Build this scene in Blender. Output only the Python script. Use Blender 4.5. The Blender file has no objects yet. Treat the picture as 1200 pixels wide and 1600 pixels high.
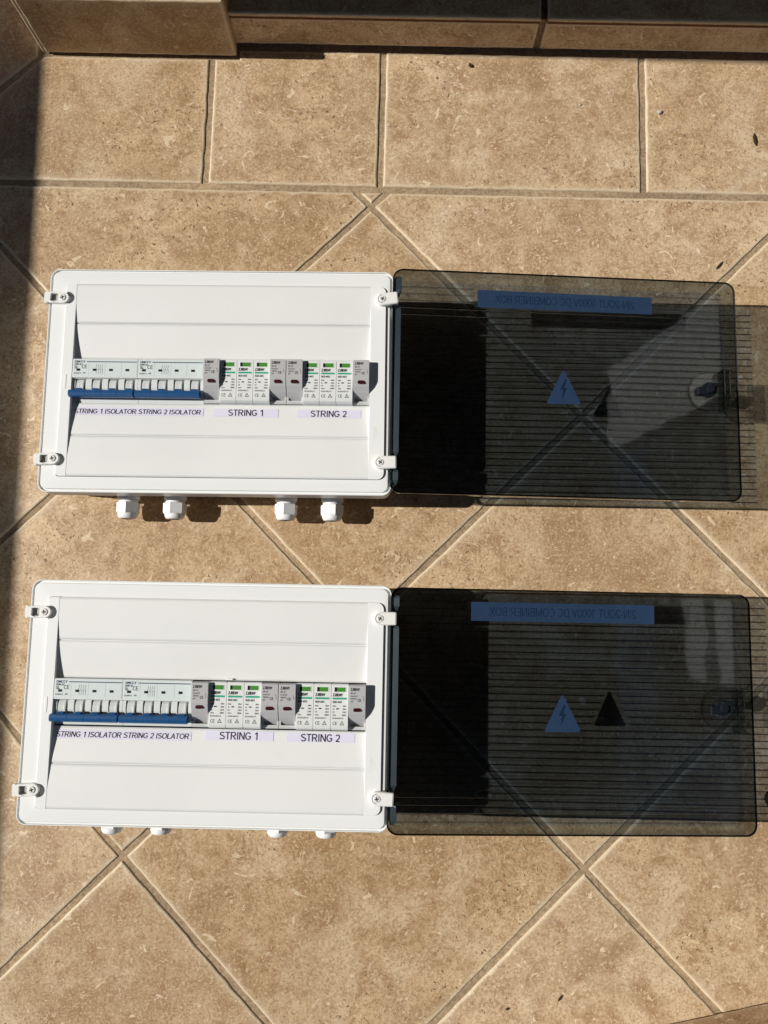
import bpy, bmesh, math, random
from mathutils import Vector, Matrix
random.seed(7)
R = math.radians
S = 0.001                                   # everything below is written in millimetres
scene = bpy.context.scene
COL = scene.collection

# ------------------------------------------------------------------ camera
cam = bpy.data.cameras.new('camera'); camo = bpy.data.objects.new('camera', cam); COL.objects.link(camo)
camo.location = (0, 0, 0.8914)
camo.rotation_euler = (R(6.8095), R(0.3651), 0)
cam.sensor_fit = 'VERTICAL'; cam.sensor_height = 36.0; cam.lens = 36.0 * 1210.2 / 1600.0
cam.clip_start = 0.02; cam.clip_end = 200
scene.camera = camo
# ------------------------------------------------------------------ sky, sun, exposure
LIGHT = Vector((1.2098, -0.0385, -1.0)).normalized()          # the way the sunlight travels
world = bpy.data.worlds.new('World'); scene.world = world; world.use_nodes = True
wn = world.node_tree.nodes; wl = world.node_tree.links
sky = wn.new('ShaderNodeTexSky'); sky.sky_type = 'NISHITA'; sky.sun_disc = False
sky.sun_elevation = math.asin(-LIGHT.z); sky.sun_rotation = math.atan2(-LIGHT.x, -LIGHT.y)
sky.air_density = 1.0; sky.dust_density = 0.6
wl.new(sky.outputs[0], wn['Background'].inputs[0]); wn['Background'].inputs[1].default_value = 0.05
sun = bpy.data.lights.new('sun', 'SUN'); suno = bpy.data.objects.new('sun', sun); COL.objects.link(suno)
sun.energy = 4.8; sun.angle = R(0.5); sun.color = (1.0, 0.955, 0.89)
suno.rotation_euler = LIGHT.to_track_quat('-Z', 'Y').to_euler(); suno.location = (-3, 0, 3)
vs = scene.view_settings
vs.view_transform = 'Standard'; vs.look = 'None'; vs.exposure = 0.07; vs.gamma = 1.0; vs.use_curve_mapping = False
scene.cycles.transparent_max_bounces = 20; scene.cycles.max_bounces = 8
scene.cycles.transmission_bounces = 8; scene.cycles.caustics_refractive = False; scene.cycles.caustics_reflective = False

# ------------------------------------------------------------------ materials
def newmat(name):
    m = bpy.data.materials.new(name); m.use_nodes = True
    n = m.node_tree.nodes; l = m.node_tree.links
    return m, n, l, n['Principled BSDF']
def plastic(name, col, rough=0.4, spec=0.5, vary=0.03, bump=0.0, scale=40.0, sss=0.0):
    m, n, l, b = newmat(name)
    tc = n.new('ShaderNodeTexCoord'); no = n.new('ShaderNodeTexNoise')
    no.inputs['Scale'].default_value = scale; no.inputs['Detail'].default_value = 6; no.inputs['Roughness'].default_value = 0.65
    l.new(tc.outputs['Object'], no.inputs['Vector'])
    r = n.new('ShaderNodeValToRGB'); r.color_ramp.elements[0].position = 0.3; r.color_ramp.elements[1].position = 0.7
    lo = tuple(max(0, c * (1 - vary * 1.6)) for c in col); hi = tuple(min(1, c * (1 + vary)) for c in col)
    r.color_ramp.elements[0].color = (*lo, 1); r.color_ramp.elements[1].color = (*hi, 1)
    l.new(no.outputs[0], r.inputs[0]); l.new(r.outputs[0], b.inputs['Base Color'])
    b.inputs['Roughness'].default_value = rough; b.inputs['Specular IOR Level'].default_value = spec
    if bump:
        n2 = n.new('ShaderNodeTexNoise'); n2.inputs['Scale'].default_value = 900; n2.inputs['Detail'].default_value = 3
        l.new(tc.outputs['Object'], n2.inputs['Vector'])
        bp = n.new('ShaderNodeBump'); bp.inputs['Strength'].default_value = bump; bp.inputs['Distance'].default_value = 0.0004
        l.new(n2.outputs[0], bp.inputs['Height']); l.new(bp.outputs[0], b.inputs['Normal'])
    return m

def tile_material():
    m, n, l, b = newmat('travertine_tile')
    tc = n.new('ShaderNodeTexCoord'); oi = n.new('ShaderNodeObjectInfo')
    mul = n.new('ShaderNodeVectorMath'); mul.operation = 'MULTIPLY_ADD'
    cmb = n.new('ShaderNodeCombineXYZ')
    for k in range(3): l.new(oi.outputs['Random'], cmb.inputs[k])
    l.new(cmb.outputs[0], mul.inputs[0]); mul.inputs[1].default_value = (13.7, 7.1, 3.3); l.new(tc.outputs['Object'], mul.inputs[2])
    P = mul.outputs[0]
    def noise(scale, detail=5, rough=0.6, dist=0.0, vec=None):
        q = n.new('ShaderNodeTexNoise'); q.inputs['Scale'].default_value = scale; q.inputs['Detail'].default_value = detail
        q.inputs['Roughness'].default_value = rough; q.inputs['Distortion'].default_value = dist
        l.new(vec or P, q.inputs['Vector']); return q.outputs[0]
    def ramp(src, p0, p1, c0=(0, 0, 0, 1), c1=(1, 1, 1, 1)):
        q = n.new('ShaderNodeValToRGB'); q.color_ramp.elements[0].position = p0; q.color_ramp.elements[1].position = p1
        q.color_ramp.elements[0].color = c0; q.color_ramp.elements[1].color = c1; l.new(src, q.inputs[0]); return q.outputs[0]
    def mix(f, a, c, mode='MIX'):
        q = n.new('ShaderNodeMix'); q.data_type = 'RGBA'; q.blend_type = mode
        if isinstance(f, float): q.inputs[0].default_value = f
        else: l.new(f, q.inputs[0])
        for i, v in ((6, a), (7, c)):
            if isinstance(v, tuple): q.inputs[i].default_value = v
            else: l.new(v, q.inputs[i])
        return q.outputs[2]
    def math_(op, a, c):
        q = n.new('ShaderNodeMath'); q.operation = op
        for i, v in ((0, a), (1, c)):
            if isinstance(v, (int, float)): q.inputs[i].default_value = v
            else: l.new(v, q.inputs[i])
        return q.outputs[0]
    big = noise(5.5, 5, 0.66, 0.6)
    base = ramp(big, 0.34, 0.66, (0.375, 0.262, 0.148, 1), (0.64, 0.49, 0.305, 1))
    med = noise(46, 6, 0.72, 0.5)
    mid = mix(math_('MULTIPLY', ramp(med, 0.45, 0.60), 0.8), base, (0.315, 0.195, 0.100, 1))
    mid2 = mix(math_('MULTIPLY', ramp(noise(13, 5, 0.7, 0.6), 0.50, 0.66), 0.68), mid, (0.67, 0.54, 0.375, 1))
    # fine grain
    fine = noise(310, 3, 0.85)
    grain = mix(math_('MULTIPLY', ramp(fine, 0.48, 0.61), 0.58), mid2, (0.255, 0.150, 0.068, 1))
    gr2 = noise(330, 3, 0.75)
    grain2 = mix(math_('MULTIPLY', ramp(gr2, 0.53, 0.64), 0.52), grain, (0.74, 0.60, 0.42, 1))
    # cream islands and wormlike veins, broken by a larger mask
    v1 = noise(30, 4, 0.55, 1.4)
    ridge = math_('SUBTRACT', 1.0, math_('MULTIPLY', math_('ABSOLUTE', math_('SUBTRACT', v1, 0.5), 0), 34.0))
    vein = math_('MULTIPLY', ramp(ridge, 0.2, 0.8), ramp(med, 0.55, 0.62))
    c1 = mix(math_('MULTIPLY', vein, 0.7), grain2, (0.76, 0.64, 0.46, 1))
    isl = ramp(noise(75, 2, 0.5, 0.9), 0.685, 0.71)
    c3 = mix(math_('MULTIPLY', isl, 0.7), c1, (0.76, 0.64, 0.46, 1))
    # brown pits
    pit = math_('MULTIPLY', ramp(noise(190, 2, 0.55, 0.4), 0.645, 0.69), ramp(big, 0.44, 0.58))
    c4 = mix(math_('MULTIPLY', pit, 0.85), c3, (0.115, 0.066, 0.03, 1))
    # tile to tile tone
    tone = n.new('ShaderNodeHueSaturation'); l.new(c4, tone.inputs['Color'])
    l.new(math_('ADD', 0.91, math_('MULTIPLY', oi.outputs['Random'], 0.20)), tone.inputs['Value']); tone.inputs['Hue'].default_value = 0.497; l.new(math_('SUBTRACT', 1.10, math_('MULTIPLY', oi.outputs['Random'], 0.14)), tone.inputs['Saturation'])
    # worn cream arris
    at = n.new('ShaderNodeAttribute'); at.attribute_name = 'arris'
    wear = ramp(math_('ADD', at.outputs['Fac'], math_('SUBTRACT', math_('MULTIPLY', med, 1.5), 0.95)), 0.10, 0.75)
    c5 = mix(math_('MULTIPLY', wear, 0.75), tone.outputs[0], (0.68, 0.57, 0.41, 1))
    l.new(c5, b.inputs['Base Color'])
    l.new(ramp(med, 0.3, 0.7, (0.38, 0.38, 0.38, 1), (0.58, 0.58, 0.58, 1)), b.inputs['Roughness'])
    b.inputs['Specular IOR Level'].default_value = 0.35
    h = math_('ADD', math_('MULTIPLY', med, 1.0), math_('MULTIPLY', fine, 0.35))
    h2 = math_('SUBTRACT', h, math_('MULTIPLY', pit, 0.5))
    bp = n.new('ShaderNodeBump'); bp.inputs['Strength'].default_value = 0.55; bp.inputs['Distance'].default_value = 0.0012
    l.new(h2, bp.inputs['Height']); l.new(bp.outputs[0], b.inputs['Normal'])
    return m

def grout_material():
    m, n, l, b = newmat('grout')
    tc = n.new('ShaderNodeTexCoord')
    a = n.new('ShaderNodeTexNoise'); a.inputs['Scale'].default_value = 260; a.inputs['Detail'].default_value = 6; a.inputs['Roughness'].default_value = 0.75
    c = n.new('ShaderNodeTexNoise'); c.inputs['Scale'].default_value = 7; c.inputs['Detail'].default_value = 4
    for q in (a, c): l.new(tc.outputs['Object'], q.inputs['Vector'])
    r1 = n.new('ShaderNodeValToRGB'); r1.color_ramp.elements[0].position = .33; r1.color_ramp.elements[1].position = .68
    r1.color_ramp.elements[0].color = (0.215, 0.160, 0.105, 1); r1.color_ramp.elements[1].color = (0.52, 0.41, 0.285, 1)
    l.new(a.outputs[0], r1.inputs[0])
    r2 = n.new('ShaderNodeValToRGB'); r2.color_ramp.elements[0].position = .35; r2.color_ramp.elements[1].position = .65
    r2.color_ramp.elements[0].color = (0.78, 0.75, 0.71, 1); r2.color_ramp.elements[1].color = (1.15, 1.08, 0.98, 1)
    l.new(c.outputs[0], r2.inputs[0])
    mx = n.new('ShaderNodeMix'); mx.data_type = 'RGBA'; mx.blend_type = 'MULTIPLY'; mx.inputs[0].default_value = 1
    l.new(r1.outputs[0], mx.inputs[6]); l.new(r2.outputs[0], mx.inputs[7]); l.new(mx.outputs[2], b.inputs['Base Color'])
    b.inputs['Roughness'].default_value = 0.9; b.inputs['Specular IOR Level'].default_value = 0.15
    bp = n.new('ShaderNodeBump'); bp.inputs['Strength'].default_value = 0.8; bp.inputs['Distance'].default_value = 0.0012
    l.new(a.outputs[0], bp.inputs['Height']); l.new(bp.outputs[0], b.inputs['Normal'])
    return m

def smoked(name, t, refl=0.045, rough=0.03):
    """smoked clear plastic: each face passes the tint t and mirrors a little"""
    m = bpy.data.materials.new(name); m.use_nodes = True
    n = m.node_tree.nodes; l = m.node_tree.links; n.clear()
    out = n.new('ShaderNodeOutputMaterial'); tr = n.new('ShaderNodeBsdfTransparent'); gl = n.new('ShaderNodeBsdfGlossy'); mx = n.new('ShaderNodeMixShader')
    tr.inputs[0].default_value = (*t, 1); gl.inputs['Roughness'].default_value = rough
    lw = n.new('ShaderNodeLayerWeight'); lw.inputs['Blend'].default_value = 0.5
    p = n.new('ShaderNodeMath'); p.operation = 'POWER'; p.inputs[1].default_value = 5; l.new(lw.outputs['Facing'], p.inputs[0])
    a = n.new('ShaderNodeMath'); a.operation = 'MULTIPLY_ADD'; a.inputs[1].default_value = 0.9; a.inputs[2].default_value = refl
    a.use_clamp = True
    l.new(p.outputs[0], a.inputs[0]); l.new(a.outputs[0], mx.inputs[0]); l.new(tr.outputs[0], mx.inputs[1]); l.new(gl.outputs[0], mx.inputs[2])
    # faint ripple of the moulding and hair scratches in the gloss
    tc = n.new('ShaderNodeTexCoord'); no = n.new('ShaderNodeTexNoise'); no.inputs['Scale'].default_value = 14; no.inputs['Detail'].default_value = 2
    l.new(tc.outputs['Object'], no.inputs['Vector'])
    bp = n.new('ShaderNodeBump'); bp.inputs['Strength'].default_value = 0.12; bp.inputs['Distance'].default_value = 0.002
    l.new(no.outputs[0], bp.inputs['Height']); l.new(bp.outputs[0], gl.inputs['Normal'])
    l.new(mx.outputs[0], out.inputs[0]); return m
def glass_rib():
    m = bpy.data.materials.new('moulded_rib'); m.use_nodes = True
    n = m.node_tree.nodes; l = m.node_tree.links; n.clear()
    out = n.new('ShaderNodeOutputMaterial'); g = n.new('ShaderNodeBsdfGlass'); g.inputs['Color'].default_value = (0.86, 0.87, 0.87, 1)
    g.inputs['Roughness'].default_value = 0.05; g.inputs['IOR'].default_value = 1.10
    l.new(g.outputs[0], out.inputs[0]); return m

M = dict(
    tile=tile_material(), grout=grout_material(),
    white=plastic('white_plastic', (0.775, 0.79, 0.78), 0.38, 0.45, 0.012, 0.10, 6),
    panel=plastic('panel_plastic', (0.735, 0.748, 0.732), 0.45, 0.4, 0.02, 0.14, 9),
    nylon=plastic('gland_nylon', (0.80, 0.81, 0.82), 0.45, 0.4, 0.01),
    clipw=plastic('clip_plastic', (0.77, 0.775, 0.745), 0.42, 0.4, 0.015),
    metal=plastic('screw_metal', (0.72, 0.71, 0.68), 0.3, 0.8, 0.05, 0, 300),
    dark=plastic('recess_shade', (0.035, 0.034, 0.032), 0.6, 0.2, 0.1),
    black=plastic('black_plastic', (0.008, 0.008, 0.009), 0.3, 0.5, 0.1),
    isol=plastic('isolator_casing', (0.63, 0.665, 0.66), 0.45, 0.35, 0.02, 0.08),
    toggle=plastic('toggle_plastic', (0.55, 0.575, 0.57), 0.45, 0.35, 0.03, 0.08),
    isolf=plastic('isolator_face', (0.60, 0.66, 0.66), 0.5, 0.3, 0.015, 0.08),
    blue=plastic('blue_handle', (0.009, 0.072, 0.21), 0.35, 0.5, 0.06, 0, 120),
    navy=plastic('navy_print', (0.015, 0.035, 0.10), 0.6, 0.2, 0.05),
    spd=plastic('surge_casing', (0.68, 0.70, 0.69), 0.45, 0.35, 0.015, 0.08),
    brg=plastic('fuse_casing', (0.43, 0.43, 0.44), 0.5, 0.3, 0.02, 0.1),
    brl=plastic('fuse_lower', (0.52, 0.53, 0.53), 0.5, 0.3, 0.02, 0.1),
    green=plastic('green_window', (0.055, 0.235, 0.03), 0.4, 0.4, 0.1, 0, 200),
    teal=plastic('teal_band', (0.03, 0.33, 0.22), 0.5, 0.3, 0.05),
    ink=plastic('print_ink', (0.018, 0.018, 0.02), 0.6, 0.2, 0.05),
    greyink=plastic('grey_ink', (0.14, 0.14, 0.15), 0.6, 0.2, 0.05),
    paleink=plastic('pale_ink', (0.33, 0.36, 0.37), 0.6, 0.2, 0.05),
    red=plastic('red_window', (0.045, 0.004, 0.005), 0.3, 0.5, 0.1),
    label=plastic('label_paper', (0.68, 0.665, 0.80), 0.5, 0.3, 0.012),
    labelback=plastic('label_back', (0.50, 0.67, 0.90), 0.55, 0.2, 0.05, 0, 60),
    labelink=plastic('label_back_print', (0.22, 0.33, 0.52), 0.55, 0.2, 0.05),
    smoke=smoked('smoked_panel', (0.485, 0.537, 0.598)),
    smokewall=smoked('smoked_wall', (0.55, 0.585, 0.60), 0.05),
    smokerim=smoked('smoked_rim', (0.05, 0.055, 0.06), 0.05),
    smokedk=plastic('smoked_hinge_skytint', (0.016, 0.028, 0.036), 0.25, 0.7, 0.1),  # bluish base colour stands in for sky mirrored in the bars
    catch=plastic('latch_plastic', (0.006, 0.009, 0.013), 0.7, 0.15, 0.2, 0, 300),
    rib=glass_rib(),
    steel=plastic('rail_and_slot_shade', (0.35, 0.35, 0.34), 0.4, 0.6, 0.05),
    render=plastic('wall_render', (0.27, 0.275, 0.29), 0.9, 0.1, 0.06, 0.5, 8),
    timber=plastic('sky_block_dark', (0.012, 0.011, 0.010), 0.8, 0.1, 0.3, 0, 12),  # near black, so the added roof and backing mirror dark
    mirrorwhite=plastic('mirror_wall_white', (0.62, 0.62, 0.61), 0.9, 0.1, 0.14, 0.4, 1.5),  # pale face of the added walls and boards mirrored in the doors
    slate=plastic('dark_render', (0.085, 0.088, 0.095), 0.9, 0.1, 0.06, 0.5, 8),
    terra=plastic('tile_body', (0.16, 0.075, 0.035), 0.85, 0.1, 0.25, 0.4, 200),
    bark=plastic('dry_debris', (0.05, 0.032, 0.018), 0.85, 0.1, 0.3, 0, 900),
    paleb=plastic('pale_debris', (0.55, 0.50, 0.42), 0.8, 0.1, 0.2, 0, 900),
)

# ------------------------------------------------------------------ helpers
def link(name, me, mats, parent=None, loc=(0, 0, 0), rot=(0, 0, 0)):
    o = bpy.data.objects.new(name, me); COL.objects.link(o)
    if not me.materials:
        for m in (mats if isinstance(mats, (list, tuple)) else [mats]): me.materials.append(m)
    if parent: o.parent = parent
    o.location = [c * S for c in loc]; o.rotation_euler = rot
    return o
def empty(name, loc=(0, 0, 0), rotz=0.0):
    o = bpy.data.objects.new(name, None); COL.objects.link(o); o.empty_display_size = 0.05
    o.location = [c * S for c in loc]; o.rotation_euler = (0, 0, rotz); return o
def tag(o, label=None, cat=None, group=None, kind=None):
    if label: o['label'] = label
    if cat: o['category'] = cat
    if group: o['group'] = group
    if kind: o['kind'] = kind
    return o

class MB:
    """collects faces in millimetres; build() makes ONE mesh"""
    def __init__(s): s.v = []; s.f = []; s.mi = []; s.sm = []; s.cur = 0
    def face(s, idx, smooth=False): s.f.append(tuple(idx)); s.mi.append(s.cur); s.sm.append(smooth)
    def add(s, pts): b = len(s.v); s.v += [tuple(p) for p in pts]; return list(range(b, b + len(pts)))
    def loops(s, L, cap0=True, cap1=True, smooth=False, closed=True):
        ids = [s.add(l) for l in L]; n = len(L[0])
        for a, b in zip(ids, ids[1:]):
            for i in range(n if closed else n - 1):
                j = (i + 1) % n; s.face((a[i], a[j], b[j], b[i]), smooth)
        if cap0: s.face(reversed(ids[0]))
        if cap1: s.face(ids[-1])
        return s
    def box(s, x0, x1, y0, y1, z0, z1, c=0.0):
        r = lambda i, z: [(x0 + i, y0 + i, z), (x1 - i, y0 + i, z), (x1 - i, y1 - i, z), (x0 + i, y1 - i, z)]
        return s.loops([r(0, z0), r(0, z1 - c), r(c, z1)] if c else [r(0, z0), r(0, z1)])
    def prism_x(s, prof, x0, x1, c=0.0):
        """profile of (y,z) pushed along x, chamfered ends"""
        P = [Vector((0, y, z)) for y, z in prof]; g = sum(P, Vector()) / len(P)
        def ring(x, k): return [(x, g.y + (q.y - g.y) * k, g.z + (q.z - g.z) * k) for q in P]
        k = 1.0
        if c:
            ext = max((q - g).length for q in P); k = 1 - c / ext
            return s.loops([ring(x0, k), ring(x0 + c, 1), ring(x1 - c, 1), ring(x1, k)])
        return s.loops([ring(x0, 1), ring(x1, 1)])
    def cyl(s, c, axis, prof, n=20, smooth=True, phase=0.0):
        """lathe: prof = [(along, radius)...]"""
        L = []
        for t, r in prof:
            l = []
            for i in range(n):
                a = phase + 2 * math.pi * i / n; u, w = r * math.cos(a), r * math.sin(a)
                l.append({'z': (c[0] + u, c[1] + w, c[2] + t), 'y': (c[0] + u, c[1] + t, c[2] - w), 'x': (c[0] + t, c[1] + u, c[2] + w)}[axis])
            L.append(l)
        return s.loops(L, smooth=smooth)
    def mesh(s, name):
        me = bpy.data.meshes.new(name); me.from_pydata([[c * S for c in v] for v in s.v], [], s.f)
        me.polygons.foreach_set('material_index', s.mi); me.polygons.foreach_set('use_smooth', s.sm)
        bm = bmesh.new(); bm.from_mesh(me); bmesh.ops.recalc_face_normals(bm, faces=bm.faces); bm.to_mesh(me); bm.free()
        me.update(); return me
    def build(s, name, mats, parent=None, loc=(0, 0, 0), rot=(0, 0, 0)):
        return link(name, s.mesh(name), mats, parent, loc, rot)

def rrect(x0, x1, y0, y1, r, z, n=6):
    """rounded rectangle loop; r = one radius or (bl, br, tr, tl)"""
    if not isinstance(r, (tuple, list)): r = (r,) * 4
    pts = []
    for (cx, cy, a0, q) in ((x0 + r[0], y0 + r[0], 180, r[0]), (x1 - r[1], y0 + r[1], 270, r[1]), (x1 - r[2], y1 - r[2], 0, r[2]), (x0 + r[3], y1 - r[3], 90, r[3])):
        for i in range(n + 1):
            a = R(a0 + 90 * i / n); pts.append((cx + q * math.cos(a), cy + q * math.sin(a), z))
    return pts
def inset_poly(P, d):
    """inset a counter-clockwise polygon by d (mitred)"""
    n = len(P); out = []
    for i in range(n):
        a, b, c = Vector(P[i - 1]), Vector(P[i]), Vector(P[(i + 1) % n])
        e1 = (b - a).normalized(); e2 = (c - b).normalized()
        n1 = Vector((-e1.y, e1.x)); n2 = Vector((-e2.y, e2.x)); k = 1 + n1.dot(n2)
        out.append(tuple(b + (n1 + n2) * (d / max(k, 0.3))))
    return out
def area(P): return 0.5 * sum(P[i - 1][0] * P[i][1] - P[i][0] * P[i - 1][1] for i in range(len(P)))
def plate(mb, outline, z0, z1, c=0.5):
    """flat plate with chamfered top edge; outline counter-clockwise list of (x,y)"""
    if area(outline) < 0: outline = outline[::-1]
    q = inset_poly(outline, c)
    mb.loops([[(x, y, z0) for x, y in outline], [(x, y, z1 - c) for x, y in outline], [(x, y, z1) for x, y in q]])
    return mb

# plain grotesque capitals drawn with strokes; cap height 1
def _arc(cx, cy, rx, ry, a0, a1, n=9): return [(cx + rx * math.cos(R(a0 + (a1 - a0) * k / n)), cy + ry * math.sin(R(a0 + (a1 - a0) * k / n))) for k in range(n + 1)]
GLYPH = {
 'S': (.66, [_arc(.33, .745, .25, .195, 25, 270, 9) + _arc(.33, .275, .27, .215, 90, -155, 9)]),
 'T': (.62, [[(.02, .94), (.60, .94)], [(.31, 0), (.31, .88)]]),
 'R': (.72, [[(.09, 0), (.09, .94), (.40, .94)] + _arc(.40, .71, .22, .23, 90, -90, 8) + [(.15, .48)], [(.38, .44), (.64, 0)]]),
 'I': (.26, [[(.13, 0), (.13, 1)]]),
 'N': (.72, [[(.09, 0), (.09, 1)], [(.13, .93), (.59, .07)], [(.63, 0), (.63, 1)]]),
 'G': (.78, [_arc(.39, .5, .32, .44, 40, 320, 14) + [(.66, .26), (.66, .44), (.41, .44)]]),
 'O': (.78, [_arc(.39, .5, .33, .44, 90, 450, 20)]), '0': (.56, [_arc(.28, .5, .22, .44, 90, 450, 18)]),
 'L': (.58, [[(.09, 1), (.09, .06), (.56, .06)]]), 'A': (.68, [[(.04, 0), (.34, .96)], [(.34, .96), (.64, 0)], [(.17, .32), (.51, .32)]]),
 'C': (.72, [_arc(.39, .5, .32, .44, 45, 315, 14)]), 'D': (.72, [[(.09, .06), (.09, .94), (.34, .94)] + _arc(.34, .5, .30, .44, 90, -90, 10) + [(.09, .06)]]),
 'M': (.84, [[(.09, 0), (.09, 1)], [(.13, .95), (.42, .1)], [(.42, .1), (.71, .95)], [(.75, 0), (.75, 1)]]),
 'B': (.68, [[(.09, .06), (.09, .94), (.36, .94)] + _arc(.36, .73, .2, .21, 90, -90, 7) + [(.15, .52)], [(.15, .50), (.38, .50)] + _arc(.38, .28, .23, .22, 90, -90, 7) + [(.15, .06)]]),
 'E': (.66, [[(.60, .94), (.09, .94), (.09, .06), (.61, .06)], [(.15, .51), (.55, .51)]]), 'F': (.6, [[(.56, .94), (.09, .94), (.09, 0)], [(.15, .5), (.5, .5)]]),
 'X': (.66, [[(.04, 0), (.62, 1)], [(.04, 1), (.62, 0)]]), 'U': (.72, [[(.09, 1), (.09, .34)] + _arc(.36, .34, .27, .28, 180, 360, 9) + [(.63, 1)]]),
 'V': (.66, [[(.04, 1), (.33, .04)], [(.33, .04), (.62, 1)]]), 'Y': (.66, [[(.04, 1), (.33, .46)], [(.62, 1), (.33, .46)], [(.33, 0), (.33, .46)]]),
 'K': (.68, [[(.09, 0), (.09, 1)], [(.62, 1), (.14, .42)], [(.28, .56), (.64, 0)]]), 'P': (.66, [[(.09, 0), (.09, .94), (.36, .94)] + _arc(.36, .69, .23, .25, 90, -90, 8) + [(.15, .44)]]),
 'H': (.72, [[(.09, 0), (.09, 1)], [(.63, 0), (.63, 1)], [(.15, .5), (.57, .5)]]), 'J': (.52, [[(.43, 1), (.43, .28)] + _arc(.25, .28, .18, .22, 0, -170, 7)]),
 'Z': (.62, [[(.06, .94), (.54, .94), (.06, .06), (.58, .06)]]), 'W': (.94, [[(.04, 1), (.25, .04)], [(.25, .04), (.47, .94)], [(.47, .94), (.69, .04)], [(.69, .04), (.9, 1)]]),
 '1': (.50, [[(.10, .74), (.32, .95)], [(.34, 0), (.34, 1)]]), '2': (.56, [_arc(.28, .70, .21, .24, 165, -15, 8) + [(.42, .48), (.07, .06)], [(.05, .06), (.50, .06)]]),
 '3': (.56, [_arc(.27, .73, .19, .21, 160, -85, 8), _arc(.27, .28, .22, .23, 85, -160, 8)]), '4': (.56, [[(.36, 0), (.36, .96)], [(.34, .93), (.04, .30)], [(.04, .26), (.53, .26)]]),
 '6': (.56, [_arc(.28, .31, .21, .26, 90, 450, 14), [(.09, .4), (.12, .7)] + _arc(.31, .7, .19, .25, 180, 60, 5)]), '7': (.56, [[(.05, .94), (.5, .94), (.2, 0)]]), '8': (.56, [_arc(.28, .73, .19, .21, 90, 450, 12), _arc(.28, .28, .22, .23, 90, 450, 12)]),
 '9': (.56, [_arc(.28, .69, .21, .26, 90, 450, 14), [(.48, .6), (.4, .12), (.1, .08)]]), '5': (.56, [[(.47, .94), (.12, .94), (.08, .5)] + _arc(.27, .32, .21, .26, 120, -150, 9)]),
 '-': (.36, [[(.05, .38), (.31, .38)]]), '/': (.3, [[(.02, 0), (.28, 1)]]), '.': (.26, [[(.09, .06), (.19, .06)]]), '!': (.26, [[(.13, .3), (.13, 1)], [(.13, 0), (.13, .14)]]), ' ': (.28, []),
 'g': (.56, [_arc(.27, .36, .20, .30, 90, 450, 14), [(.48, .7), (.48, -.1)] + _arc(.27, -.1, .21, .14, 0, -160, 6)]), 'h': (.56, [[(.09, 0), (.09, 1)], [(.12, .5)] + _arc(.28, .45, .18, .22, 150, 0, 6) + [(.46, 0)]]),
 'a': (.56, [_arc(.26, .33, .19, .28, 90, 450, 14), [(.47, 0), (.47, .68)]]), 'e': (.56, [[(.09, .36), (.46, .36)] + _arc(.28, .34, .2, .29, 5, 320, 12)]), 'r': (.34, [[(.09, 0), (.09, .68)], [(.1, .5), (.17, .6), (.32, .63)]]),
}
def text_faces(mb, txt, x, y, z, size, align='LEFT', sx=1.0, mirror=False, rot=0.0, bold=0.0, shear=0.0, weight=.14):
    """lettering as flat faces a hair above the surface; size = font size (capitals are 0.72 of it)"""
    cap = size * .72; wt = (weight + bold * 2.2 + (.06 if size < 4 else 0)) / 2; polys = []; pen = 0.0
    for ch in txt:
        low = ch.islower() and ch not in GLYPH; g = GLYPH.get(ch) or GLYPH.get(ch.upper()) or GLYPH['-']
        k = .76 if low else 1.0
        for line in g[1]:
            if len(line) < 2: continue
            P = [Vector(((pen + px * k), py * k)) for px, py in line]
            closed = (P[0] - P[-1]).length < 1e-4 and len(P) > 4
            Lf, Rt = [], []
            for q in range(len(P)):
                if closed: a_, c_ = P[q - 1] if q else P[-2], P[q + 1] if q < len(P) - 1 else P[1]
                else: a_, c_ = P[max(q - 1, 0)], P[min(q + 1, len(P) - 1)]
                e1 = (P[q] - a_) if (P[q] - a_).length > 1e-6 else (c_ - P[q]); e2 = (c_ - P[q]) if (c_ - P[q]).length > 1e-6 else e1
                n1 = Vector((-e1.y, e1.x)).normalized(); n2 = Vector((-e2.y, e2.x)).normalized(); m_ = (n1 + n2) / max(1 + n1.dot(n2), .45)
                Lf.append(P[q] + m_ * wt); Rt.append(P[q] - m_ * wt)
            polys.append((Lf, Rt))
        pen += g[0] * k + .035
    off = {'LEFT': 0, 'CENTER': -pen / 2, 'RIGHT': -pen}[align]
    ca, sa = math.cos(rot), math.sin(rot)
    for q, (Lf, Rt) in enumerate(polys):
        zz = z + .012 * (q % 4)
        def put(v):
            px = (v.x + off) * cap * sx; py = v.y * cap; px += shear * py
            if mirror: px = -px
            return (x + px * ca - py * sa, y + px * sa + py * ca, zz)
        A1 = mb.add([put(v) for v in Lf]); B1 = mb.add([put(v) for v in Rt])
        for k in range(len(A1) - 1): mb.face((A1[k], A1[k + 1], B1[k + 1], B1[k]))

# ------------------------------------------------------------------ the floor
TH = R(-1.443); ORG = Vector((-21.0, 480.6)); A = 359.84
ex = Vector((math.cos(TH), math.sin(TH))); ey = Vector((-math.sin(TH), math.cos(TH)))
def fl(s, t): q = ORG + ex * s + ey * t; return (q.x, q.y)            # pattern coordinates -> floor
floor_m = MB(); floor_m.face(floor_m.add([(-3500, -3500, -1.5), (3500, -3500, -1.5), (3500, 3500, -2.6), (-3500, 3500, -1.5)]))
floor = tag(floor_m.build('floor', M['grout']), kind='structure')

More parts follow.
